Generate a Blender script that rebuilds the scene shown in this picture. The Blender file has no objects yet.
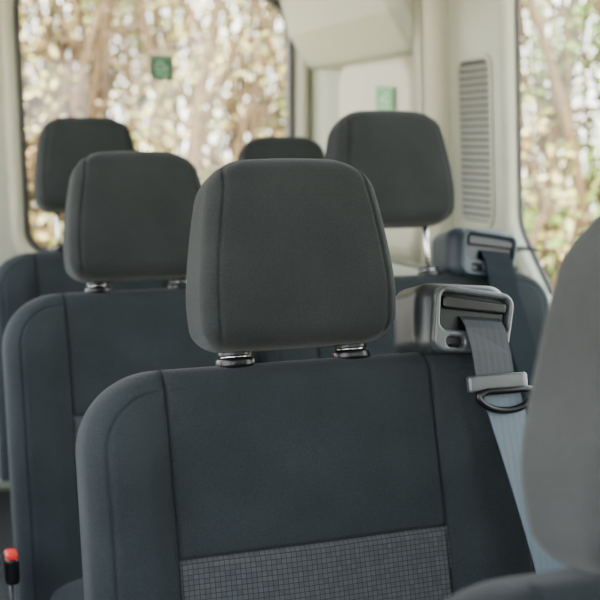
import bpy, math, random
import numpy as np
from mathutils import Matrix, Vector
random.seed(4); rng=np.random.default_rng(4)
C=bpy.context.scene.collection
def link(o): C.objects.link(o); return o
def ss(e0,e1,x):
    t=np.clip((x-e0)/(e1-e0),0,1); return t*t*(3-2*t)
# ---------------- materials ----------------
def newmat(name):
    m=bpy.data.materials.new(name); m.use_nodes=True
    nt=m.node_tree; b=nt.nodes['Principled BSDF']; return m,nt,b
def N(nt,t,**k):
    n=nt.nodes.new(t)
    for a,v in k.items(): setattr(n,a,v)
    return n
def plain(name,col,rough=.6,metal=0,var=.12,scale=30,bump=.0,spec=.5,bscale=200):
    m,nt,b=newmat(name); b.inputs['Roughness'].default_value=rough; b.inputs['Metallic'].default_value=metal
    b.inputs['Specular IOR Level'].default_value=spec
    tc=N(nt,'ShaderNodeTexCoord'); nz=N(nt,'ShaderNodeTexNoise'); nz.inputs['Scale'].default_value=scale; nz.inputs['Detail'].default_value=5
    nt.links.new(tc.outputs['Object'],nz.inputs['Vector'])
    cr=N(nt,'ShaderNodeValToRGB'); cr.color_ramp.elements[0].position=.3; cr.color_ramp.elements[1].position=.7
    cr.color_ramp.elements[0].color=[c*(1-var) for c in col]+[1]; cr.color_ramp.elements[1].color=[min(1,c*(1+var)) for c in col]+[1]
    nt.links.new(nz.outputs['Fac'],cr.inputs['Fac']); nt.links.new(cr.outputs['Color'],b.inputs['Base Color'])
    if bump:
        n2=N(nt,'ShaderNodeTexNoise'); n2.inputs['Scale'].default_value=bscale; n2.inputs['Detail'].default_value=3
        nt.links.new(tc.outputs['Object'],n2.inputs['Vector'])
        bp=N(nt,'ShaderNodeBump'); bp.inputs['Strength'].default_value=bump; bp.inputs['Distance'].default_value=.002
        nt.links.new(n2.outputs['Fac'],bp.inputs['Height']); nt.links.new(bp.outputs['Normal'],b.inputs['Normal'])
    return m
def fabric(name,col,sheen=.4):
    m=plain(name,col,rough=.95,var=.16,scale=9,bump=.6,spec=.08,bscale=520)
    nt=m.node_tree; b=nt.nodes['Principled BSDF']
    b.inputs['Sheen Weight'].default_value=sheen; b.inputs['Sheen Roughness'].default_value=.35
    b.inputs['Sheen Tint'].default_value=(.95,.98,1,1)
    old=b.inputs['Base Color'].links[0].from_socket
    tc=N(nt,'ShaderNodeTexCoord'); nz=N(nt,'ShaderNodeTexNoise'); nz.inputs['Scale'].default_value=480; nz.inputs['Detail'].default_value=3
    nt.links.new(tc.outputs['Object'],nz.inputs['Vector'])
    mr=N(nt,'ShaderNodeMapRange'); mr.inputs[1].default_value=.35; mr.inputs[2].default_value=.65; mr.inputs[3].default_value=.83; mr.inputs[4].default_value=1.17
    nt.links.new(nz.outputs['Fac'],mr.inputs[0])
    vm=N(nt,'ShaderNodeVectorMath',operation='SCALE'); nt.links.new(old,vm.inputs[0]); nt.links.new(mr.outputs[0],vm.inputs['Scale'])
    nt.links.new(vm.outputs[0],b.inputs['Base Color'])
    return m
def gridfabric(name):
    m,nt,b=newmat(name); b.inputs['Roughness'].default_value=.9; b.inputs['Specular IOR Level'].default_value=.12
    tc=N(nt,'ShaderNodeTexCoord'); mp=N(nt,'ShaderNodeMapping')
    mp.inputs['Rotation'].default_value=(math.radians(90),0,0)
    nt.links.new(tc.outputs['Object'],mp.inputs['Vector'])
    br=N(nt,'ShaderNodeTexBrick'); br.offset=0.0; br.inputs['Scale'].default_value=1
    br.inputs['Brick Width'].default_value=.0070; br.inputs['Row Height'].default_value=.0064; br.inputs['Mortar Size'].default_value=.0006
    br.inputs['Mortar Smooth'].default_value=.6
    br.inputs['Color1'].default_value=(.044,.049,.051,1); br.inputs['Color2'].default_value=(.034,.038,.040,1); br.inputs['Mortar'].default_value=(.015,.017,.019,1)
    nt.links.new(mp.outputs[0],br.inputs['Vector']); 
    nt.links.new(br.outputs['Color'],b.inputs['Base Color'])
    bp=N(nt,'ShaderNodeBump'); bp.inputs['Strength'].default_value=.3; bp.inputs['Distance'].default_value=.0015; bp.invert=True
    nt.links.new(br.outputs['Fac'],bp.inputs['Height']); nt.links.new(bp.outputs['Normal'],b.inputs['Normal'])
    return m
def webbing(name,col,spec=.4,rough=.55,lo=.9):
    m,nt,b=newmat(name); b.inputs['Roughness'].default_value=rough; b.inputs['Specular IOR Level'].default_value=spec
    tc=N(nt,'ShaderNodeTexCoord'); w=N(nt,'ShaderNodeTexWave'); w.wave_type='BANDS'; w.bands_direction='X'
    w.inputs['Scale'].default_value=30; w.inputs['Distortion'].default_value=.2
    nt.links.new(tc.outputs['Object'],w.inputs['Vector'])
    cr=N(nt,'ShaderNodeValToRGB'); cr.color_ramp.elements[0].color=[c*lo for c in col]+[1]; cr.color_ramp.elements[1].color=list(col)+[1]
    nt.links.new(w.outputs['Fac'],cr.inputs['Fac']); nt.links.new(cr.outputs[0],b.inputs['Base Color'])
    bp=N(nt,'ShaderNodeBump'); bp.inputs['Strength'].default_value=.12; bp.inputs['Distance'].default_value=.001
    nt.links.new(w.outputs['Fac'],bp.inputs['Height']); nt.links.new(bp.outputs['Normal'],b.inputs['Normal'])
    return m
M_back=fabric('seat_fabric',(.0150,.0190,.0205),.08)
M_head=fabric('headrest_fabric',(.0175,.0200,.0200),.08)
M_headlit=fabric('headrest_fabric_lit',(.028,.030,.030),.08)  # paler copy of the headrest fabric, brightness from the windows painted in
M_grid=gridfabric('grid_fabric')
M_plas=plain('grey_plastic',(.017,.020,.021),.38,bump=.15,bscale=600,spec=.4)
M_plas2=plain('light_grey_plastic',(.034,.039,.041),.34,bump=.1,bscale=600)
M_plasd=plain('slate_plastic',(.013,.020,.027),.5,spec=.3)
M_plasd2=plain('slate_plastic_rim',(.022,.033,.042),.45,spec=.3)
M_black=plain('black_plastic',(.0025,.003,.0035),.3,spec=.3)
M_chrome=plain('chrome',(.5,.5,.5),.2,1,var=.03)
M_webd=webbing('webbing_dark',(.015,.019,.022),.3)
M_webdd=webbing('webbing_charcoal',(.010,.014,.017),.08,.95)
M_webl=webbing('webbing_lit',(.056,.080,.100),.3)  # lower run of the same belt, light on it painted as paler colour
M_red=plain('red_plastic',(.45,.008,.006),.5)
M_wall=plain('pillar_plastic',(.27,.285,.215),.42,var=.04,scale=4,bump=.1)
M_wall2=plain('pillar_plastic_warm',(.36,.355,.255),.42,var=.04,scale=4,bump=.1)
M_side=plain('inner_side_panel',(.08,.08,.075),.7,var=.05)
M_slat=plain('vent_plastic',(.17,.18,.14),.5,var=.04)
M_ceil=plain('headliner',(.16,.16,.14),.9,var=.05,bump=.3)
M_floor=plain('vinyl_floor',(.012,.012,.014),.6,var=.3,scale=200)
M_lining=plain('dark_side_lining',(.017,.022,.025),.7,var=.15)
M_rub=plain('rubber_gasket',(.005,.006,.007),.5)
M_green=plain('sticker_green',(.002,.060,.020),.5)
M_green2=plain('sticker_bright_green',(.002,.21,.04),.5)
M_white=plain('sticker_white',(.22,.42,.27),.5)
M_frame=plain('seat_frame_metal',(.02,.02,.022),.5,.5)
m,nt,b=newmat('window_glass'); nt.nodes.remove(b)
tr=N(nt,'ShaderNodeBsdfTransparent'); tr.inputs[0].default_value=(.96,.97,.94,1); gl=N(nt,'ShaderNodeBsdfGlossy'); gl.inputs['Roughness'].default_value=.02
mx=N(nt,'ShaderNodeMixShader'); mx.inputs[0].default_value=.02
nt.links.new(tr.outputs[0],mx.inputs[1]); nt.links.new(gl.outputs[0],mx.inputs[2]); nt.links.new(mx.outputs[0],nt.nodes['Material Output'].inputs[0]); M_glass=m
# ---------------- mesh helpers ----------------
def mk(name,verts,faces,mats,smooth=True,parent=None,fm=None):
    me=bpy.data.meshes.new(name); me.from_pydata([tuple(map(float,v)) for v in verts],[],faces)
    for mt in (mats if isinstance(mats,(list,tuple)) else [mats]): me.materials.append(mt)
    if smooth: me.polygons.foreach_set('use_smooth',[True]*len(me.polygons))
    if fm is not None: me.polygons.foreach_set('material_index',fm)
    me.update(); o=link(bpy.data.objects.new(name,me)); o.parent=parent; return o
def rrect(a,b,r,n):
    r=min(r,a*.999,b*.999); ex,ey=a-r,b-r; q=math.pi*r/2
    segs=[ex,q,2*ey,q,2*ex,q,2*ey,q,ex]; L=sum(segs); cum=np.cumsum([0]+segs)
    out=np.zeros((n,2))
    cs=[(ex,-ey,-90),(ex,ey,0),(-ex,ey,90),(-ex,-ey,180)]
    for i in range(n):
        s=L*i/n; k=int(min(np.searchsorted(cum,s,side='right')-1,8)); t=s-cum[k]
        if k==0: p=(t,-b)
        elif k==2: p=(a,-ey+t)
        elif k==4: p=(ex-t,b)
        elif k==6: p=(-a,ey-t)
        elif k==8: p=(-ex+t,-b)
        else:
            c=cs[(k-1)//2]; an=math.radians(c[2])+t/r; p=(c[0]+r*math.cos(an),c[1]+r*math.sin(an))
        out[i]=p
    return out
def loftfaces(nr,n):
    f=[]
    for j in range(nr-1):
        for i in range(n):
            f.append((j*n+i,j*n+(i+1)%n,(j+1)*n+(i+1)%n,(j+1)*n+i))
    return f
def capped(R):
    nr,n,_=R.shape; V=R.reshape(-1,3); f=loftfaces(nr,n)
    c0=R[0].mean(0); c1=R[-1].mean(0); V=np.vstack([V,c0,c1]); a=nr*n
    for i in range(n):
        f.append((a,(i+1)%n,i)); f.append((a+1,(nr-1)*n+i,(nr-1)*n+(i+1)%n))
    return V,f
def rbox(name,c,h,r,mat,parent=None,seg=5,xf=None,rh=None):
    hx,hy,hz=h; r=min(r,hx*.99,hy*.99,hz*.99); rings=[]; rh=rh or r
    for t in np.linspace(-90,0,seg+1): 
        t=math.radians(t); k=r*(1-math.cos(t)); rings.append((-hz+r+r*math.sin(t),k))
    for t in np.linspace(0,90,seg+1):
        t=math.radians(t); k=r*(1-math.cos(t)); rings.append((hz-r+r*math.sin(t),k))
    R=[]
    for z,k in rings:
        p=rrect(hx-k,hy-k,max(rh-k,.0005)+.0005,40); R.append(np.c_[p,np.full(40,z)])
    V,f=capped(np.array(R)); V=V+np.array(c)
    if xf is not None: V=xf(V)
    return mk(name,V,f,mat,parent=parent)
def tube(name,pts,r,mat,parent=None,n=14,closed=False,xf=None):
    P=[Vector(p) for p in pts]; V=[];F=[];m=len(P)
    up=None
    for i,p in enumerate(P):
        if closed: d=(P[(i+1)%m]-P[i-1])
        else: d=P[min(i+1,m-1)]-P[max(i-1,0)]
        d.normalize()
        if up is None: up=d.orthogonal().normalized()
        a=(up-d*up.dot(d)).normalized(); up=a; bb=d.cross(a)
        for k in range(n):
            an=2*math.pi*k/n; V.append(p+a*math.cos(an)*r+bb*math.sin(an)*r)
    for i in range(m if closed else m-1):
        for k in range(n):
            j=(i+1)%m; F.append((i*n+k,i*n+(k+1)%n,j*n+(k+1)%n,j*n+k))
    if not closed:
        F.append(tuple(range(n))[::-1]); F.append(tuple((m-1)*n+k for k in range(n)))
    V=np.array([list(v) for v in V])
    if xf is not None: V=xf(V)
    return mk(name,V,F,mat,parent=parent)
def roundpoly(pts,rad,seg=8):
    out=[];m=len(pts)
    for i in range(m):
        p=Vector(pts[i]); a=Vector(pts[i-1]); c=Vector(pts[(i+1)%m]); r=rad[i] if isinstance(rad,(list,tuple)) else rad
        if r<=0: out.append(tuple(p)); continue
        u=(a-p).normalized(); v=(c-p).normalized(); half=u.angle(v)/2; t=r/math.tan(half)
        s=p+u*t; e=p+v*t; cen=p+(u+v).normalized()*(r/math.sin(half))
        a0=math.atan2(s.y-cen.y,s.x-cen.x); a1=math.atan2(e.y-cen.y,e.x-cen.x); d=(a1-a0+math.pi)%(2*math.pi)-math.pi
        for k in range(seg+1): out.append((cen.x+r*math.cos(a0+d*k/seg),cen.y+r*math.sin(a0+d*k/seg)))
    return out
def panel(name,outer,holes,th,bev,mat,M,parent=None,xf=None):
    cu=bpy.data.curves.new(name,'CURVE'); cu.dimensions='2D'; cu.fill_mode='BOTH'
    cu.extrude=max(th/2-bev,0); cu.bevel_depth=bev; cu.bevel_resolution=3; cu.offset=-bev
    for pl in [outer]+holes:
        s=cu.splines.new('POLY'); s.points.add(len(pl)-1); s.use_cyclic_u=True
        for i,p in enumerate(pl): s.points[i].co=(p[0],p[1],0,1)
    t=link(bpy.data.objects.new('tmp',cu)); dg=bpy.context.evaluated_depsgraph_get(); dg.update()
    me=bpy.data.meshes.new_from_object(t.evaluated_get(dg)); bpy.data.objects.remove(t)
    me.transform(M)
    if xf is not None:
        V=np.array([list(v.co) for v in me.vertices]); V=xf(V)
        for v,p in zip(me.vertices,V): v.co=p
    me.name=name; me.materials.clear(); me.materials.append(mat)
    o=link(bpy.data.objects.new(name,me)); o.parent=parent; return o
def MR(Y): return Matrix(((1,0,0,0),(0,0,-1,Y),(0,1,0,0),(0,0,0,1)))   # u->X v->Z w->-Y
def MS(X): return Matrix(((0,0,1,X),(1,0,0,0),(0,1,0,0),(0,0,0,1)))    # u->Y v->Z w->X
def rect(x0,y0,x1,y1): return [(x0,y0),(x1,y0),(x1,y1),(x0,y1)]
# ---------------- room (van body) ----------------
WX=1.62; RY=4.12; LX=-.5; FY=-1.0; CZ=2.02
def struct(o): o['kind']='structure'; return o
rw=roundpoly([(.435,.89),(1.475,.89),(1.475,1.872),(.42,1.872)],[.09,.1,.17,.1])
struct(panel('wall_rear',rect(LX-.06,0,WX+.1,CZ),[rw],.06,.02,M_wall,MR(RY+.03)))
sw=roundpoly([(.2,.80),(2.50,.80),(2.735,1.06),(2.735,1.9),(.2,1.9)],[.1,.08,.12,.12,.1])
LEAN=math.radians(3)
def lean(V):
    V=V.copy(); V[:,0]-= (V[:,2]-1.1)*math.tan(LEAN); return V
struct(panel('wall_right',rect(FY,0,RY+.06,CZ),[sw],.06,.02,M_wall,MS(WX+.03),xf=lean))
lw1=roundpoly(rect(-.75,.8,1.4,1.9),.1); lw2=roundpoly(rect(1.6,.8,3.7,1.9),.1)
struct(panel('wall_left',rect(FY,0,RY,CZ),[lw1,lw2],.06,.02,M_side,MS(LX-.03)))
struct(panel('wall_front',rect(LX-.06,0,WX+.1,CZ),[roundpoly(rect(LX+.05,1.15,WX-.1,1.95),.1)],.06,.02,M_side,MR(FY-.03)))
def slab(name,c,h,mat): 
    o=rbox(name,c,h,.005,mat); return struct(o)
slab('floor',((LX+WX)/2,1.56,-.03),((WX-LX)/2+.15,2.62,.03),M_floor)
slab('ceiling',((LX+WX)/2,1.56,CZ+.03),((WX-LX)/2+.15,2.62,.03),M_ceil)
def shrink(pl,k):
    n=len(pl); out=[]
    A=sum(pl[i][0]*pl[(i+1)%n][1]-pl[(i+1)%n][0]*pl[i][1] for i in range(n)); s=1 if A>0 else -1
    for i in range(n):
        a=Vector(pl[i-1]);p=Vector(pl[i]);c=Vector(pl[(i+1)%n]); t=(c-a).normalized()
        out.append((p.x-s*t.y*k,p.y+s*t.x*k))
    return out
def window(i,pl,M,xf=None,th=.05,w=.016):
    wn=struct(panel('window_%d'%i,shrink(pl,-.004),[shrink(pl,w)],th,.003,M_rub,M,xf=xf))
    g=panel('glass_pane',shrink(pl,.006),[],.004,0,M_glass,M,parent=wn,xf=xf); return wn
window(1,rw,MR(RY+.03)); window(2,sw,MS(WX+.045),lean,.012,.008)
struct(panel('trim_8',shrink(rw,-.060),[shrink(rw,-.014)],.05,.022,M_wall2,MR(RY-.003)))
# pillars & trims
struct(panel('trim_1',roundpoly([(WX-.085,RY+.02),(WX-.065,RY-.10),(WX-.01,RY-.22),(WX+.06,RY-.22),(WX+.06,RY+.02)],[.02,.08,0.02,0,0]),[],CZ-.01,.0,M_wall,Matrix.Translation((0,0,CZ/2))))
def extr(name,prof,y0,y1,mat,r=.02,bev=.012):
    return struct(panel(name,roundpoly(prof,r),[],y1-y0,bev,mat,Matrix(((1,0,0,0),(0,0,-1,(y0+y1)/2),(0,1,0,0),(0,0,0,1)))))
extr('trim_2',[(WX+.02,1.555),(WX-.10,1.58),(WX-.18,1.70),(WX-.26,1.99),(WX+.02,2.01)],3.14,RY-.01,M_wall,.045,.045)
def pil(name,y0,y1,z0,z1,th,mat,r=.04,bev=.02,x=0):
    return struct(panel(name,roundpoly(rect(y0,z0,y1,z1),r),[],th,bev,mat,MS(WX+x),xf=lean))
pil('trim_3',3.20,3.88,.90,1.60,.10,M_wall2,.12,.048)
pil('trim_5',3.06,3.18,.2,1.98,.15,M_wall2,.02,.055)
pil('trim_7',2.78,3.05,.72,1.02,.04,M_wall2,.05,.018)
slab('trim_6',(WX-.02,3.2,.45),(.05,.9,.44),M_wall)
struct(panel('trim_9',roundpoly([(.2,.08),(2.76,.08),(2.76,1.00),(2.735,1.00),(2.51,.765),(.2,.765)],[0,.02,.01,.05,.05,0]),[],.03,.01,M_lining,MS(WX-.004),xf=lean))
# vent grille
vent=panel('vent_grille',roundpoly(rect(2.80,1.05,3.01,1.55),.04),[roundpoly(rect(2.814,1.064,2.996,1.536),.03)],.006,.0025,M_wall,MS(WX-.002),xf=lean)
vent['label']='pale grey plastic air vent grille with horizontal slats on wall trim'; vent['category']='vent'
def slats():
    V=[];F=[]
    for k in range(23):
        z=1.072+k*.0200; b=len(V)
        x0=WX-.006; x1=WX+.0; a0,a1=2.813,2.997
        V+= [(x0,a0,z),(x0,a1,z),(x1,a1,z+.012),(x1,a0,z+.012),(x0,a0,z-.003),(x0,a1,z-.003),(x1,a1,z+.009),(x1,a0,z+.009)]
        F+=[(b,b+1,b+2,b+3),(b+4,b+7,b+6,b+5),(b,b+4,b+5,b+1),(b+2,b+6,b+7,b+3),(b,b+3,b+7,b+4),(b+1,b+5,b+6,b+2)]
    return lean(np.array(V)),F
V,F=slats(); mk('slat_panel',V,F,M_slat,False,parent=vent)
panel('vent_backing',rect(2.808,1.060,3.002,1.540),[],.001,0,M_lining,MS(WX-.0008),parent=vent,xf=lean)
# stickers
def sticker(M,xf,mat,sx,s,label):
    st=panel('emergency_exit_sticker',roundpoly(rect(-sx,-s,sx,s),s*.1),[],.002,0,mat,M,xf=xf)
    st['label']=label; st['category']='sticker'
    figs=[[(-.78,.82),(.78,.82),(.78,.74),(-.78,.74)],
      [(-.55,.5),(.1,.5),(.1,-.3),(-.55,-.3)],
      [(.3,.35),(.42,.35),(.42,.0),(.62,.0),(.36,-.35),(.1,.0),(.3,.0)],
      [(-.6,-.5),(.6,-.5),(.6,-.66),(-.6,-.66)]]
    for mm in (M@Matrix.Translation((0,0,.0016)),M@Matrix.Translation((0,0,-.0016))):
        for j,fg in enumerate(figs):
            pts=[(x*sx,y*s) for x,y in fg]
            hole=[[(x*sx,y*s) for x,y in [(-.40,.34),(-.05,.34),(-.05,-.14),(-.40,-.14)]]] if j==1 else []
            panel('exit_pictogram',pts,hole,.0006,0,M_white,mm,parent=st,xf=xf)
sticker(MR(RY+.02)@Matrix.Translation((.955,1.575,0)),None,M_green,.043,.046,'dark green square emergency exit sticker on window glass')
sticker(MS(WX-.057)@Matrix.Translation((3.415,1.440,0))@Matrix.Rotation(math.radians(4),4,'Z')@Matrix.Scale(-1,4,(0,0,1)),lean,M_green2,.070,.043,'bright green emergency exit sticker on pillar trim')
# ---------------- seat ----------------
TH=math.radians(14); HB=.612; ZB=.40
def bx(V):
    V=np.asarray(V,float); y=V[:,1]; z=V[:,2]
    return np.c_[V[:,0], y*math.cos(TH)+z*math.sin(TH), z*math.cos(TH)-y*math.sin(TH)+ZB]
def build_backrest(parent,XL,XR,sl):
    n=460; rl,rr=.105,.075
    zs=list(np.linspace(0,HB-.11,150))[:-1]+[HB-.11+.11*math.sin(t) for t in np.linspace(0,math.pi/2,60)]
    R=[]
    for z in zs:
        def edge(r): 
            d=z-(HB-r); return 0 if d<=0 else r-math.sqrt(max(r*r-d*d,0))
        xl=XL+edge(rl); xr=XR-edge(rr)
        rt=.035; d=z-(HB-rt); k=0 if d<=0 else rt-math.sqrt(max(rt*rt-d*d,0))
        b=.062-.012*z/HB-k
        p=rrect((xr-xl)/2,b,.042,n); p[:,0]+=(xl+xr)/2
        R.append(np.c_[p,np.full(n,z)])
    R=np.array(R); P=R.reshape(-1,3); x,y,z=P[:,0],P[:,1],P[:,2]
    front=ss(.0,.03,-y)
    bol=np.maximum(ss(sl-.015,sl+.04,-x),ss(.177,.235,x))*ss(HB,HB-.12,z)
    P[:,1]-=front*(.018*bol + .006*np.cos(np.clip(x/.19,-1,1)*math.pi/2))
    def g(dd,w=.0028,dep=.0065): return dep*np.exp(-(dd/w)**2)
    zi=HB-.249
    gr=np.maximum(g(x+sl),g(x-.192))
    gr=np.maximum(gr,np.where((x>-sl)&(x<.192),g(z-zi),0))
    dl=np.where(z>HB-rl,np.where(x<XL+rl, rl-np.hypot(x-(XL+rl),z-(HB-rl)), HB-z), x-XL)
    dr=np.where(z>HB-rr,np.where(x>XR-rr, rr-np.hypot(x-(XR-rr),z-(HB-rr)), HB-z), XR-x)
    do=np.minimum(dl,dr)
    gr=np.maximum(gr,g(do-.030,.0024,.0035)*ss(-.12,-.2,x)+g(do-.03,.0024,.0035)*ss(.2,.25,x))
    P[:,1]+=front*gr
    P[:,1]+=front*.0018*(np.sin(x*23+z*9)*np.sin(z*17-x*6))
    V,F=capped(P.reshape(R.shape))
    V0=V.copy(); V=bx(V)
    cen=np.array([V0[list(f)].mean(0) for f in F])
    ins=(cen[:,0]>-sl)&(cen[:,0]<.192)&(cen[:,2]<zi)&(cen[:,1]<-.02)
    return mk('backrest',V,F,[M_back,M_grid],parent=parent,fm=ins.astype(int).tolist())
HH=.258; HZ=HB+.017
def build_headrest(parent):
    n=300; rt,rb=.046,.034
    ta=[0,.12,.3,.5,.7,.88,1]; va=[.134,.140,.141,.136,.128,.119,.113]
    zs=[rb-rb*math.cos(t) for t in np.linspace(0,math.pi/2,20)]+list(np.linspace(rb,HH-rt,50))[1:-1]+[HH-rt+rt*math.sin(t) for t in np.linspace(0,math.pi/2,34)]
    zs=np.array(zs)
    tt=np.linspace(0,1,200); aa=np.interp(tt,ta,va); bb=np.interp(tt,[0,.3,.7,1],[.058,.067,.062,.054])
    kn=np.ones(31)/31
    aa=np.convolve(np.pad(aa,15,'edge'),kn,'valid'); bb=np.convolve(np.pad(bb,15,'edge'),kn,'valid')
    fa=lambda z: np.interp(z/HH,tt,aa); fb=lambda z: np.interp(z/HH,tt,bb)
    R=[]
    for z in zs:
        k=0;kb=0
        if z>HH-rt: d=z-(HH-rt); k=rt-math.sqrt(max(rt*rt-d*d,0))
        if z<rb: d=rb-z; k=rb-math.sqrt(max(rb*rb-d*d,0))
        p=rrect(fa(z)-k,fb(z)-k,.030,n); 
        R.append(np.c_[p,np.full(n,z)])
    R=np.array(R)
    P=R.reshape(-1,3); x,y,z=P[:,0].copy(),P[:,1].copy(),P[:,2].copy()
    A=fa(z)-.020
    A=np.where(z>HH-rt, fa(np.full_like(z,HH-rt))-.020-.014*((z-HH+rt)/rt)**2, A)
    gr=.0034*np.exp(-((np.abs(x)-A)/.0022)**2)
    fr=ss(.01,.03,-y); top=ss(HH-.03,HH-.005,z)
    P[:,1]+=fr*gr; P[:,2]-=top*gr
    P[:,1]-=fr*.005*np.cos(np.clip(x/A,-1,1)*math.pi/2)*np.sin(np.clip(z/HH,0,1)*math.pi)
    P[:,2]+=.005*np.cos(np.clip(x/.12,-1,1)*math.pi/2)*ss(.1,HH,z)
    V,F=capped(P.reshape(R.shape))
    V[:,1]+= -.022 - .012*(V[:,2]/HH)
    V[:,2]+=HZ
    return mk('headrest',bx(V),F,M_head,parent=parent)
hz=HB+.040
def build_seat(XL=-.305,XR=.345,hx=.256,sl=.192,cush=(-.01,.28),bpos=(-.312,-.155,.475)):
    root=link(bpy.data.objects.new('passenger_seat',None)); root.empty_display_size=.1
    build_backrest(root,XL,XR,sl)
    hr=build_headrest(root)
    for s in (-1,1):
        tube('headrest_post',[(s*.086,-.012,HB-.14),(s*.086,-.016,HB+.09)],.0065,M_chrome,hr,xf=bx)
    for s in (-1,1):
        z0=HB
        pg=rbox('post_guide',(s*.086,-.018,z0+.002),(.027,.022,.008),.006,M_black,root,xf=bx,rh=.021)
        rbox('guide_collar',(s*.086,-.018,z0+.010),(.021,.0175,.0018),.0015,M_chrome,pg,xf=bx,rh=.017)
        rbox('guide_cap',(s*.086,-.018,z0+.0145),(.023,.019,.0038),.002,M_black,pg,xf=bx,rh=.018)
    R=[];n=120
    for z,k in [(0,.03),(.01,.01),(.03,0),(.07,0),(.10,.004),(.12,.016),(.132,.035),(.136,.06)]:
        p=rrect(cush[1]-k,.25-k,.07,n); R.append(np.c_[p[:,0]+cush[0],p[:,1]-.24,np.full(n,z+.335)])
    V,F=capped(np.array(R)); mk('seat_cushion',V,F,M_back,parent=root)
    rbox('seat_frame',(cush[0],-.2,.31),(cush[1]-.05,.2,.025),.01,M_frame,root)
    for sx in(-.17,.17):
        for sy in (-.36,-.04):
            rbox('leg',(sx,sy,.15),(.02,.025,.15),.008,M_frame,root)
    if hx is not None:
        RO=math.radians(-5)
        def bh(V):
            V=np.asarray(V,float).copy(); dx=V[:,0]-hx; dz=V[:,2]-hz
            V[:,0]=hx+dx*math.cos(RO)-dz*math.sin(RO); V[:,2]=hz+dx*math.sin(RO)+dz*math.cos(RO); return bx(V)
        h=rbox('belt_housing',(hx+.000,.004,hz),(.074,.058,.054),.026,M_plas,root,xf=bh,seg=10)
        Mx=Matrix(((1,0,0,hx),(0,0,-1,-.056),(0,1,0,hz),(0,0,0,1)))
        out=roundpoly([(-.060,-.048),(.058,-.050),(.073,.037),(-.054,.048)],.018)
        slot=roundpoly([(-.050,-.016),(.056,-.020),(.065,.029),(-.047,.039)],.010)
        slot2=roundpoly([(-.040,-.041),(-.012,-.041),(-.012,-.027),(-.040,-.027)],.0065)
        panel('face_plate',out,[slot,slot2],.026,.004,M_plas2,Mx,parent=h,xf=bh)
        panel('slot_lining',shrink(out,.012),[],.004,0,M_black,Mx@Matrix.Translation((0,0,.001)),parent=h,xf=bh)
        # glossy black upper shutter of the slot
        panel('slot_shutter',roundpoly([(-.044,.014),(.058,.008),(.061,.024),(-.043,.034)],.006),[],.008,.0035,M_black,Mx@Matrix.Translation((0,0,.006)),parent=h,xf=bh)
        def strip(name,path,w,mat,th=.0022,par=root):
            V=[];F=[]
            for i,(x,y,z,tw) in enumerate(path):
                dx=math.cos(tw)*w/2; dy=math.sin(tw)*w/2
                for sgn,t in ((-1,-1),(1,-1),(1,1),(-1,1)): V.append((x+sgn*dx, y+sgn*dy+t*th/2, z-sgn*w*.06))
            m=len(path)
            for i in range(m-1):
                for k in range(4): F.append((i*4+k,i*4+(k+1)%4,i*4+4+(k+1)%4,i*4+4+k))
            F.append((3,2,1,0)); F.append((m*4-4,m*4-3,m*4-2,m*4-1))
            return mk(name,bx(V),F,mat,False,par)
        W=.064
        belt=strip('seat_belt',[(hx+.016,-.060,hz+.002,0),(hx+.016,-.068,hz-.004,0),(hx+.017,-.075,hz-.016,0),(hx+.019,-.081,hz-.05,.05),(hx+.021,-.083,hz-.096,.05)],W,M_webd)
        path=[]
        for t in np.linspace(0,1,14):
            path.append((hx+.021+.086*t,-.085-.013*math.sin(t*math.pi)-.012*t,hz-.092-.46*t,.05+.12*t))
        w2=strip('lower_webbing',path,W,M_webl,par=belt)
        w2['label']='grey-blue belt webbing, paled as if catching light'
        tz=hz-.094
        tg=rbox('latch_tongue',(hx+.019,-.089,tz),(.047,.007,.012),.004,M_plas2,belt,xf=bx)
        ring=[]
        for a in np.linspace(0,math.pi,15): ring.append((hx+.028-.046*math.cos(a),-.097,tz-.014-.026*math.sin(a)))
        ring=ring+[(hx+.028+.044*t,-.099,tz-.012) for t in (.7,0,-.7)]
        tube('tongue_loop',ring,.0050,M_black,tg,closed=True,xf=bx,n=10)
    if bpos:
        X,Y,Z=bpos
        bk=rbox('buckle',(X,Y,Z),(.013,.028,.026),.009,M_black,root)
        rbox('buckle_button',(X,Y-.010,Z+.026),(.010,.016,.007),.004,M_red,bk)
        tube('buckle_stalk',[(cush[0]-cush[1]+.06,Y,.31),(X,Y,min(.34,Z-.06)),(X,Y,Z-.02)],.006,M_black,bk)
    return root
seat=build_seat(); seatn=build_seat(-.28,.215,None,.158,(-.01,.225),(-.302,-.155,.549))
def copy_tree(o,parent=None,skip=()):
    c=o.copy(); link(c)
    if parent is not None: c.parent=parent
    for ch in list(o.children):
        if any(ch.name.startswith(s) for s in skip): continue
        copy_tree(ch,c,skip)
    return c
def raise_head(root,h,sx=1,dx=0):
    for ch in root.children:
        if ch.name.startswith('headrest'):
            ch.location=(dx,h*math.sin(TH),h*math.cos(TH)); ch.scale=(sx,1,1)
YO=-.13
spots=[(seat,(.507,1.415),0,1,'dark grey fabric passenger seat with padded headrest and integrated seat belt'),
(seatn,(.458,2.22),0.004,1.05,'dark grey fabric passenger seat with lowered padded headrest'),
(None,(.500,3.08),.094,1.03,'dark fabric passenger seat with headrest raised on posts by rear window'),
(None,(1.048,2.25),.096,1.04,'dark passenger seat with raised headrest and belt beside side wall'),
(None,(1.085,3.10),.040,1.03,'dark passenger seat with low headrest beside rear window'),
(None,(.610,.66),-.018,1,'grey fabric passenger seat with paler worn headrest')]
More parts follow.
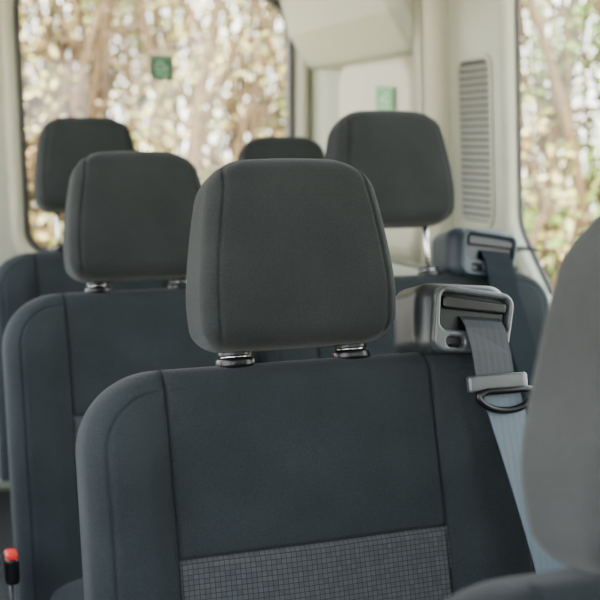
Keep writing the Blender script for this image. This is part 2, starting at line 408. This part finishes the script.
for i,(src,(x,y),h,sx,lab) in enumerate(spots):
    s=src if src else copy_tree(seatn if i in (2,4) else seat,None,('buckle',) if i!=3 else ('buckle','latch_tongue'))
    s.location=(x,y+YO,0); s['label']=lab; s['category']='seat'; s['group']='minibus passenger seats'
    raise_head(s,h,sx)
    if i==3:
        c=Vector(bx([(.256,0,hz)])[0])
        for ch in s.children:
            if ch.name.startswith('backrest'): ch.scale=(1.12,1,1)
            if ch.name.startswith('belt_housing') or ch.name.startswith('seat_belt'):
                k=1.12; ch.scale=(k,k,k); ch.location=c*(1-k)+Vector((-.044,0,.0))
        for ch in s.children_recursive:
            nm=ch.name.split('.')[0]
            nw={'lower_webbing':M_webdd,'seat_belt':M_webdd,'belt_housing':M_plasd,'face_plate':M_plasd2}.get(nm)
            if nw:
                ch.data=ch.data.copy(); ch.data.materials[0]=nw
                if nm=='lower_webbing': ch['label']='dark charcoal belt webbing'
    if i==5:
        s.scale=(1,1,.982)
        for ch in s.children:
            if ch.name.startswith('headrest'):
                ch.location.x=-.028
                ch.data=ch.data.copy(); ch.data.materials[0]=M_headlit
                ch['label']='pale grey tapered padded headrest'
                zz=[v.co.z for v in ch.data.vertices]; z0,z1=min(zz),max(zz)
                for v in ch.data.vertices:
                    t=(v.co.z-z0)/(z1-z0); k=1-.42*max(0,t-.25)**1.25; v.co.x*=k; v.co.z=z0+(v.co.z-z0)*1.11
# ---------------- outside ----------------
def leafmat(name,cols,gamt,thr):
    m,nt,b=newmat(name); b.inputs['Roughness'].default_value=.6
    ge=N(nt,'ShaderNodeNewGeometry'); cr=N(nt,'ShaderNodeValToRGB'); e=cr.color_ramp.elements
    for i,c in enumerate(cols):
        el=e[i] if i<2 else e.new(1); el.position=i/(len(cols)-1); el.color=(*c,1)
    nt.links.new(ge.outputs['Random Per Island'],cr.inputs['Fac'])
    tc=N(nt,'ShaderNodeTexCoord'); nz=N(nt,'ShaderNodeTexNoise'); nz.inputs['Scale'].default_value=1.6
    nt.links.new(tc.outputs['Object'],nz.inputs['Vector'])
    c2=N(nt,'ShaderNodeValToRGB'); c2.color_ramp.elements[0].position=thr; c2.color_ramp.elements[1].position=thr+.1
    nt.links.new(nz.outputs['Fac'],c2.inputs['Fac'])
    mx=N(nt,'ShaderNodeMixRGB'); mx.inputs[2].default_value=(.11,.21,.022,1)
    ml=N(nt,'ShaderNodeMath',operation='MULTIPLY'); ml.inputs[1].default_value=gamt; nt.links.new(c2.outputs[0],ml.inputs[0])
    nt.links.new(ml.outputs[0],mx.inputs[0]); nt.links.new(cr.outputs[0],mx.inputs[1]); nt.links.new(mx.outputs[0],b.inputs['Base Color'])
    return m
LC=[(.62,.42,.17),(.27,.16,.06),(.20,.24,.035),(.58,.48,.17),(.80,.66,.40)]
M_leaf=leafmat('foliage',LC,.5,.50)
M_leafg=leafmat('foliage_green',LC,.92,.36)
M_bark=plain('bark',(.11,.066,.032),.8,var=.3,scale=12)
M_ground=plain('dry_grass',(.60,.52,.36),.9,var=.25,scale=1.5)
g=rbox('ground',(0,15,-.65),(40,45,.04),.01,M_ground); g['kind']='structure'
def tubmesh(V,F,P,R,n=5):
    b=len(V)
    for i,p in enumerate(P):
        d=(P[min(i+1,len(P)-1)]-P[max(i-1,0)]).normalized(); a=d.orthogonal().normalized(); c=d.cross(a)
        for k in range(n): V.append(tuple(p+(a*math.cos(k*2*math.pi/n)+c*math.sin(k*2*math.pi/n))*R[i]))
    for i in range(len(P)-1):
        for k in range(n): F.append((b+i*n+k,b+i*n+(k+1)%n,b+(i+1)*n+(k+1)%n,b+(i+1)*n+k))
def leaf(LV,LF,t,s,r):
    a=Vector((r.gauss(0,1),r.gauss(0,1),r.gauss(0,1))).normalized(); bq=a.orthogonal().normalized()
    b=len(LV); LV+= [tuple(t-a*s*1.4),tuple(t+bq*s*.8),tuple(t+a*s*1.4),tuple(t-bq*s*.8)]; LF.append((b,b+1,b+2,b+3))
def tree_mesh(seed,H,nleaf):
    r=random.Random(seed); V=[];F=[];tips=[]
    def br(p,d,L,rad,dep):
        P=[p];R=[rad];q=p;dd=d; ns=8 if dep==0 else 4
        for i in range(ns):
            dd=(dd+Vector((r.gauss(0,.10),r.gauss(0,.10),r.gauss(.06,.08)))).normalized(); q=q+dd*L/ns; P.append(q);R.append(rad*(1-.6*(i+1)/ns))
            if dep>=1: tips.append(q)
        tubmesh(V,F,P,R,7 if dep==0 else 5)
        if dep<3:
            for k in range(9 if dep==0 else 3):
                i=r.randint(1,ns); nd=(dd*.9+Vector((r.uniform(-1,1),r.uniform(-1,1),r.uniform(0,.8)))*.7).normalized()
                br(P[i],nd,min(L*r.uniform(.4,.6),.62),R[i]*.55,dep+1)
    br(Vector((0,0,0)),Vector((r.uniform(-.12,.12),r.uniform(-.12,.12),1)).normalized(),H*.85,r.uniform(.05,.07),0)
    LV=[];LF=[]
    for i in range(nleaf):
        t=r.choice(tips)+Vector((r.gauss(0,.05),r.gauss(0,.05),r.gauss(0,.05))); leaf(LV,LF,t,r.uniform(.010,.024),r)
    return V,F,LV,LF
vars_=[]
for k in range(3):
    V,F,LV,LF=tree_mesh(10+k,3.6,700)
    t=mk('bare_tree',V,F,M_bark); l=mk('foliage',LV,LF,M_leaf,False,parent=t); vars_.append(t)
r=random.Random(2)
for i,(azd,d) in enumerate([(5.2,5.6),(15.5,6.0),(32.5,4.8)]):
    az=math.radians(azd); t=vars_[i]
    t.location=(d*math.sin(az),d*math.cos(az)+.3,-.612); t.rotation_euler=(0,0,r.uniform(0,6.28)); sc=r.uniform(.9,1.1); t.scale=(sc,sc,sc)
    t['label']='thin-stemmed brown tree with sparse tan leaves outside window'; t['category']='tree'; t['group']='trees outside the windows'
def thicket(a0,a1,nst,ncl,mat,lab,dz,d0,d1,sl):
    V=[];F=[]
    for i in range(nst):
        az=math.radians(r.uniform(a0,a1)); d=r.uniform(d0+.2,d1-.1); p=Vector((d*math.sin(az),d*math.cos(az),-.61)); P=[p];dd=Vector((r.gauss(0,sl),r.gauss(0,sl*.6),1)).normalized()
        for k in range(7): dd=(dd+Vector((r.gauss(0,.12),r.gauss(0,.08),.04))).normalized(); P.append(P[-1]+dd*r.uniform(.45,.6))
        rd=r.choice([.012,.018,.022,.05]); tubmesh(V,F,P,[rd*(1-.08*k) for k in range(8)],4)
        for q in range(3):
            k=r.randint(2,6); dd2=Vector((r.gauss(0,.7),r.gauss(0,.7),r.uniform(0,1))).normalized(); tubmesh(V,F,[P[k],P[k]+dd2*.3,P[k]+dd2*.55+Vector((0,0,.12))],[rd*.5,rd*.4,rd*.2],4)
    th=mk('thicket',V,F,M_bark); th['kind']='stuff'; th['label']=lab; th['category']='bushes'
    LV=[];LF=[]
    for c in range(ncl):
        az=math.radians(r.uniform(a0,a1)); d=r.uniform(d0,d1); z=dz+3.6*r.random()**1.2; cen=Vector((d*math.sin(az),d*math.cos(az),z)); sg=r.uniform(.05,.18)
        for k in range(r.randint(8,40)): leaf(LV,LF,cen+Vector((r.gauss(0,sg),r.gauss(0,sg),r.gauss(0,sg))),r.uniform(.018,.042),r)
    mk('thicket_foliage',LV,LF,mat,False,parent=th)
thicket(0,20.5,210,680,M_leaf,'dense thicket of thin bare stems with tan and golden leaves',-.5,8.3,10.4,.16)
thicket(30.5,40,60,300,M_leafg,'thicket of brown stems with green and tan leaves',.1,7.2,8.6,.12)
# ---------------- light ----------------
w=bpy.data.worlds.new('World'); bpy.context.scene.world=w; w.use_nodes=True; nt=w.node_tree; bg=nt.nodes['Background']
tc=N(nt,'ShaderNodeTexCoord'); sx=N(nt,'ShaderNodeSeparateXYZ'); cr=N(nt,'ShaderNodeValToRGB')
nt.links.new(tc.outputs['Generated'],sx.inputs[0]); nt.links.new(sx.outputs['Z'],cr.inputs['Fac'])
cr.color_ramp.elements[0].color=(1,.98,.93,1); cr.color_ramp.elements[1].color=(.72,.83,1,1); cr.color_ramp.elements[1].position=.7
nt.links.new(cr.outputs[0],bg.inputs[0]); bg.inputs[1].default_value=11.0
L=bpy.data.lights.new('sun','SUN'); L.energy=22; L.angle=math.radians(1); L.color=(1,.93,.78)
so=link(bpy.data.objects.new('sun',L)); so.rotation_euler=Vector((.35,1,-1.15)).to_track_quat('-Z','Y').to_euler()
# ---------------- camera ----------------
cam=bpy.data.cameras.new('camera'); co=link(bpy.data.objects.new('camera',cam)); cam.lens=65.9; cam.sensor_width=36
co.location=(0,0,1.3); co.rotation_euler=(math.radians(90-8.2),0,math.radians(-20))
cam.dof.use_dof=True; cam.dof.focus_distance=1.47; cam.dof.aperture_fstop=5.0; cam.clip_start=.02
bpy.context.scene.camera=co
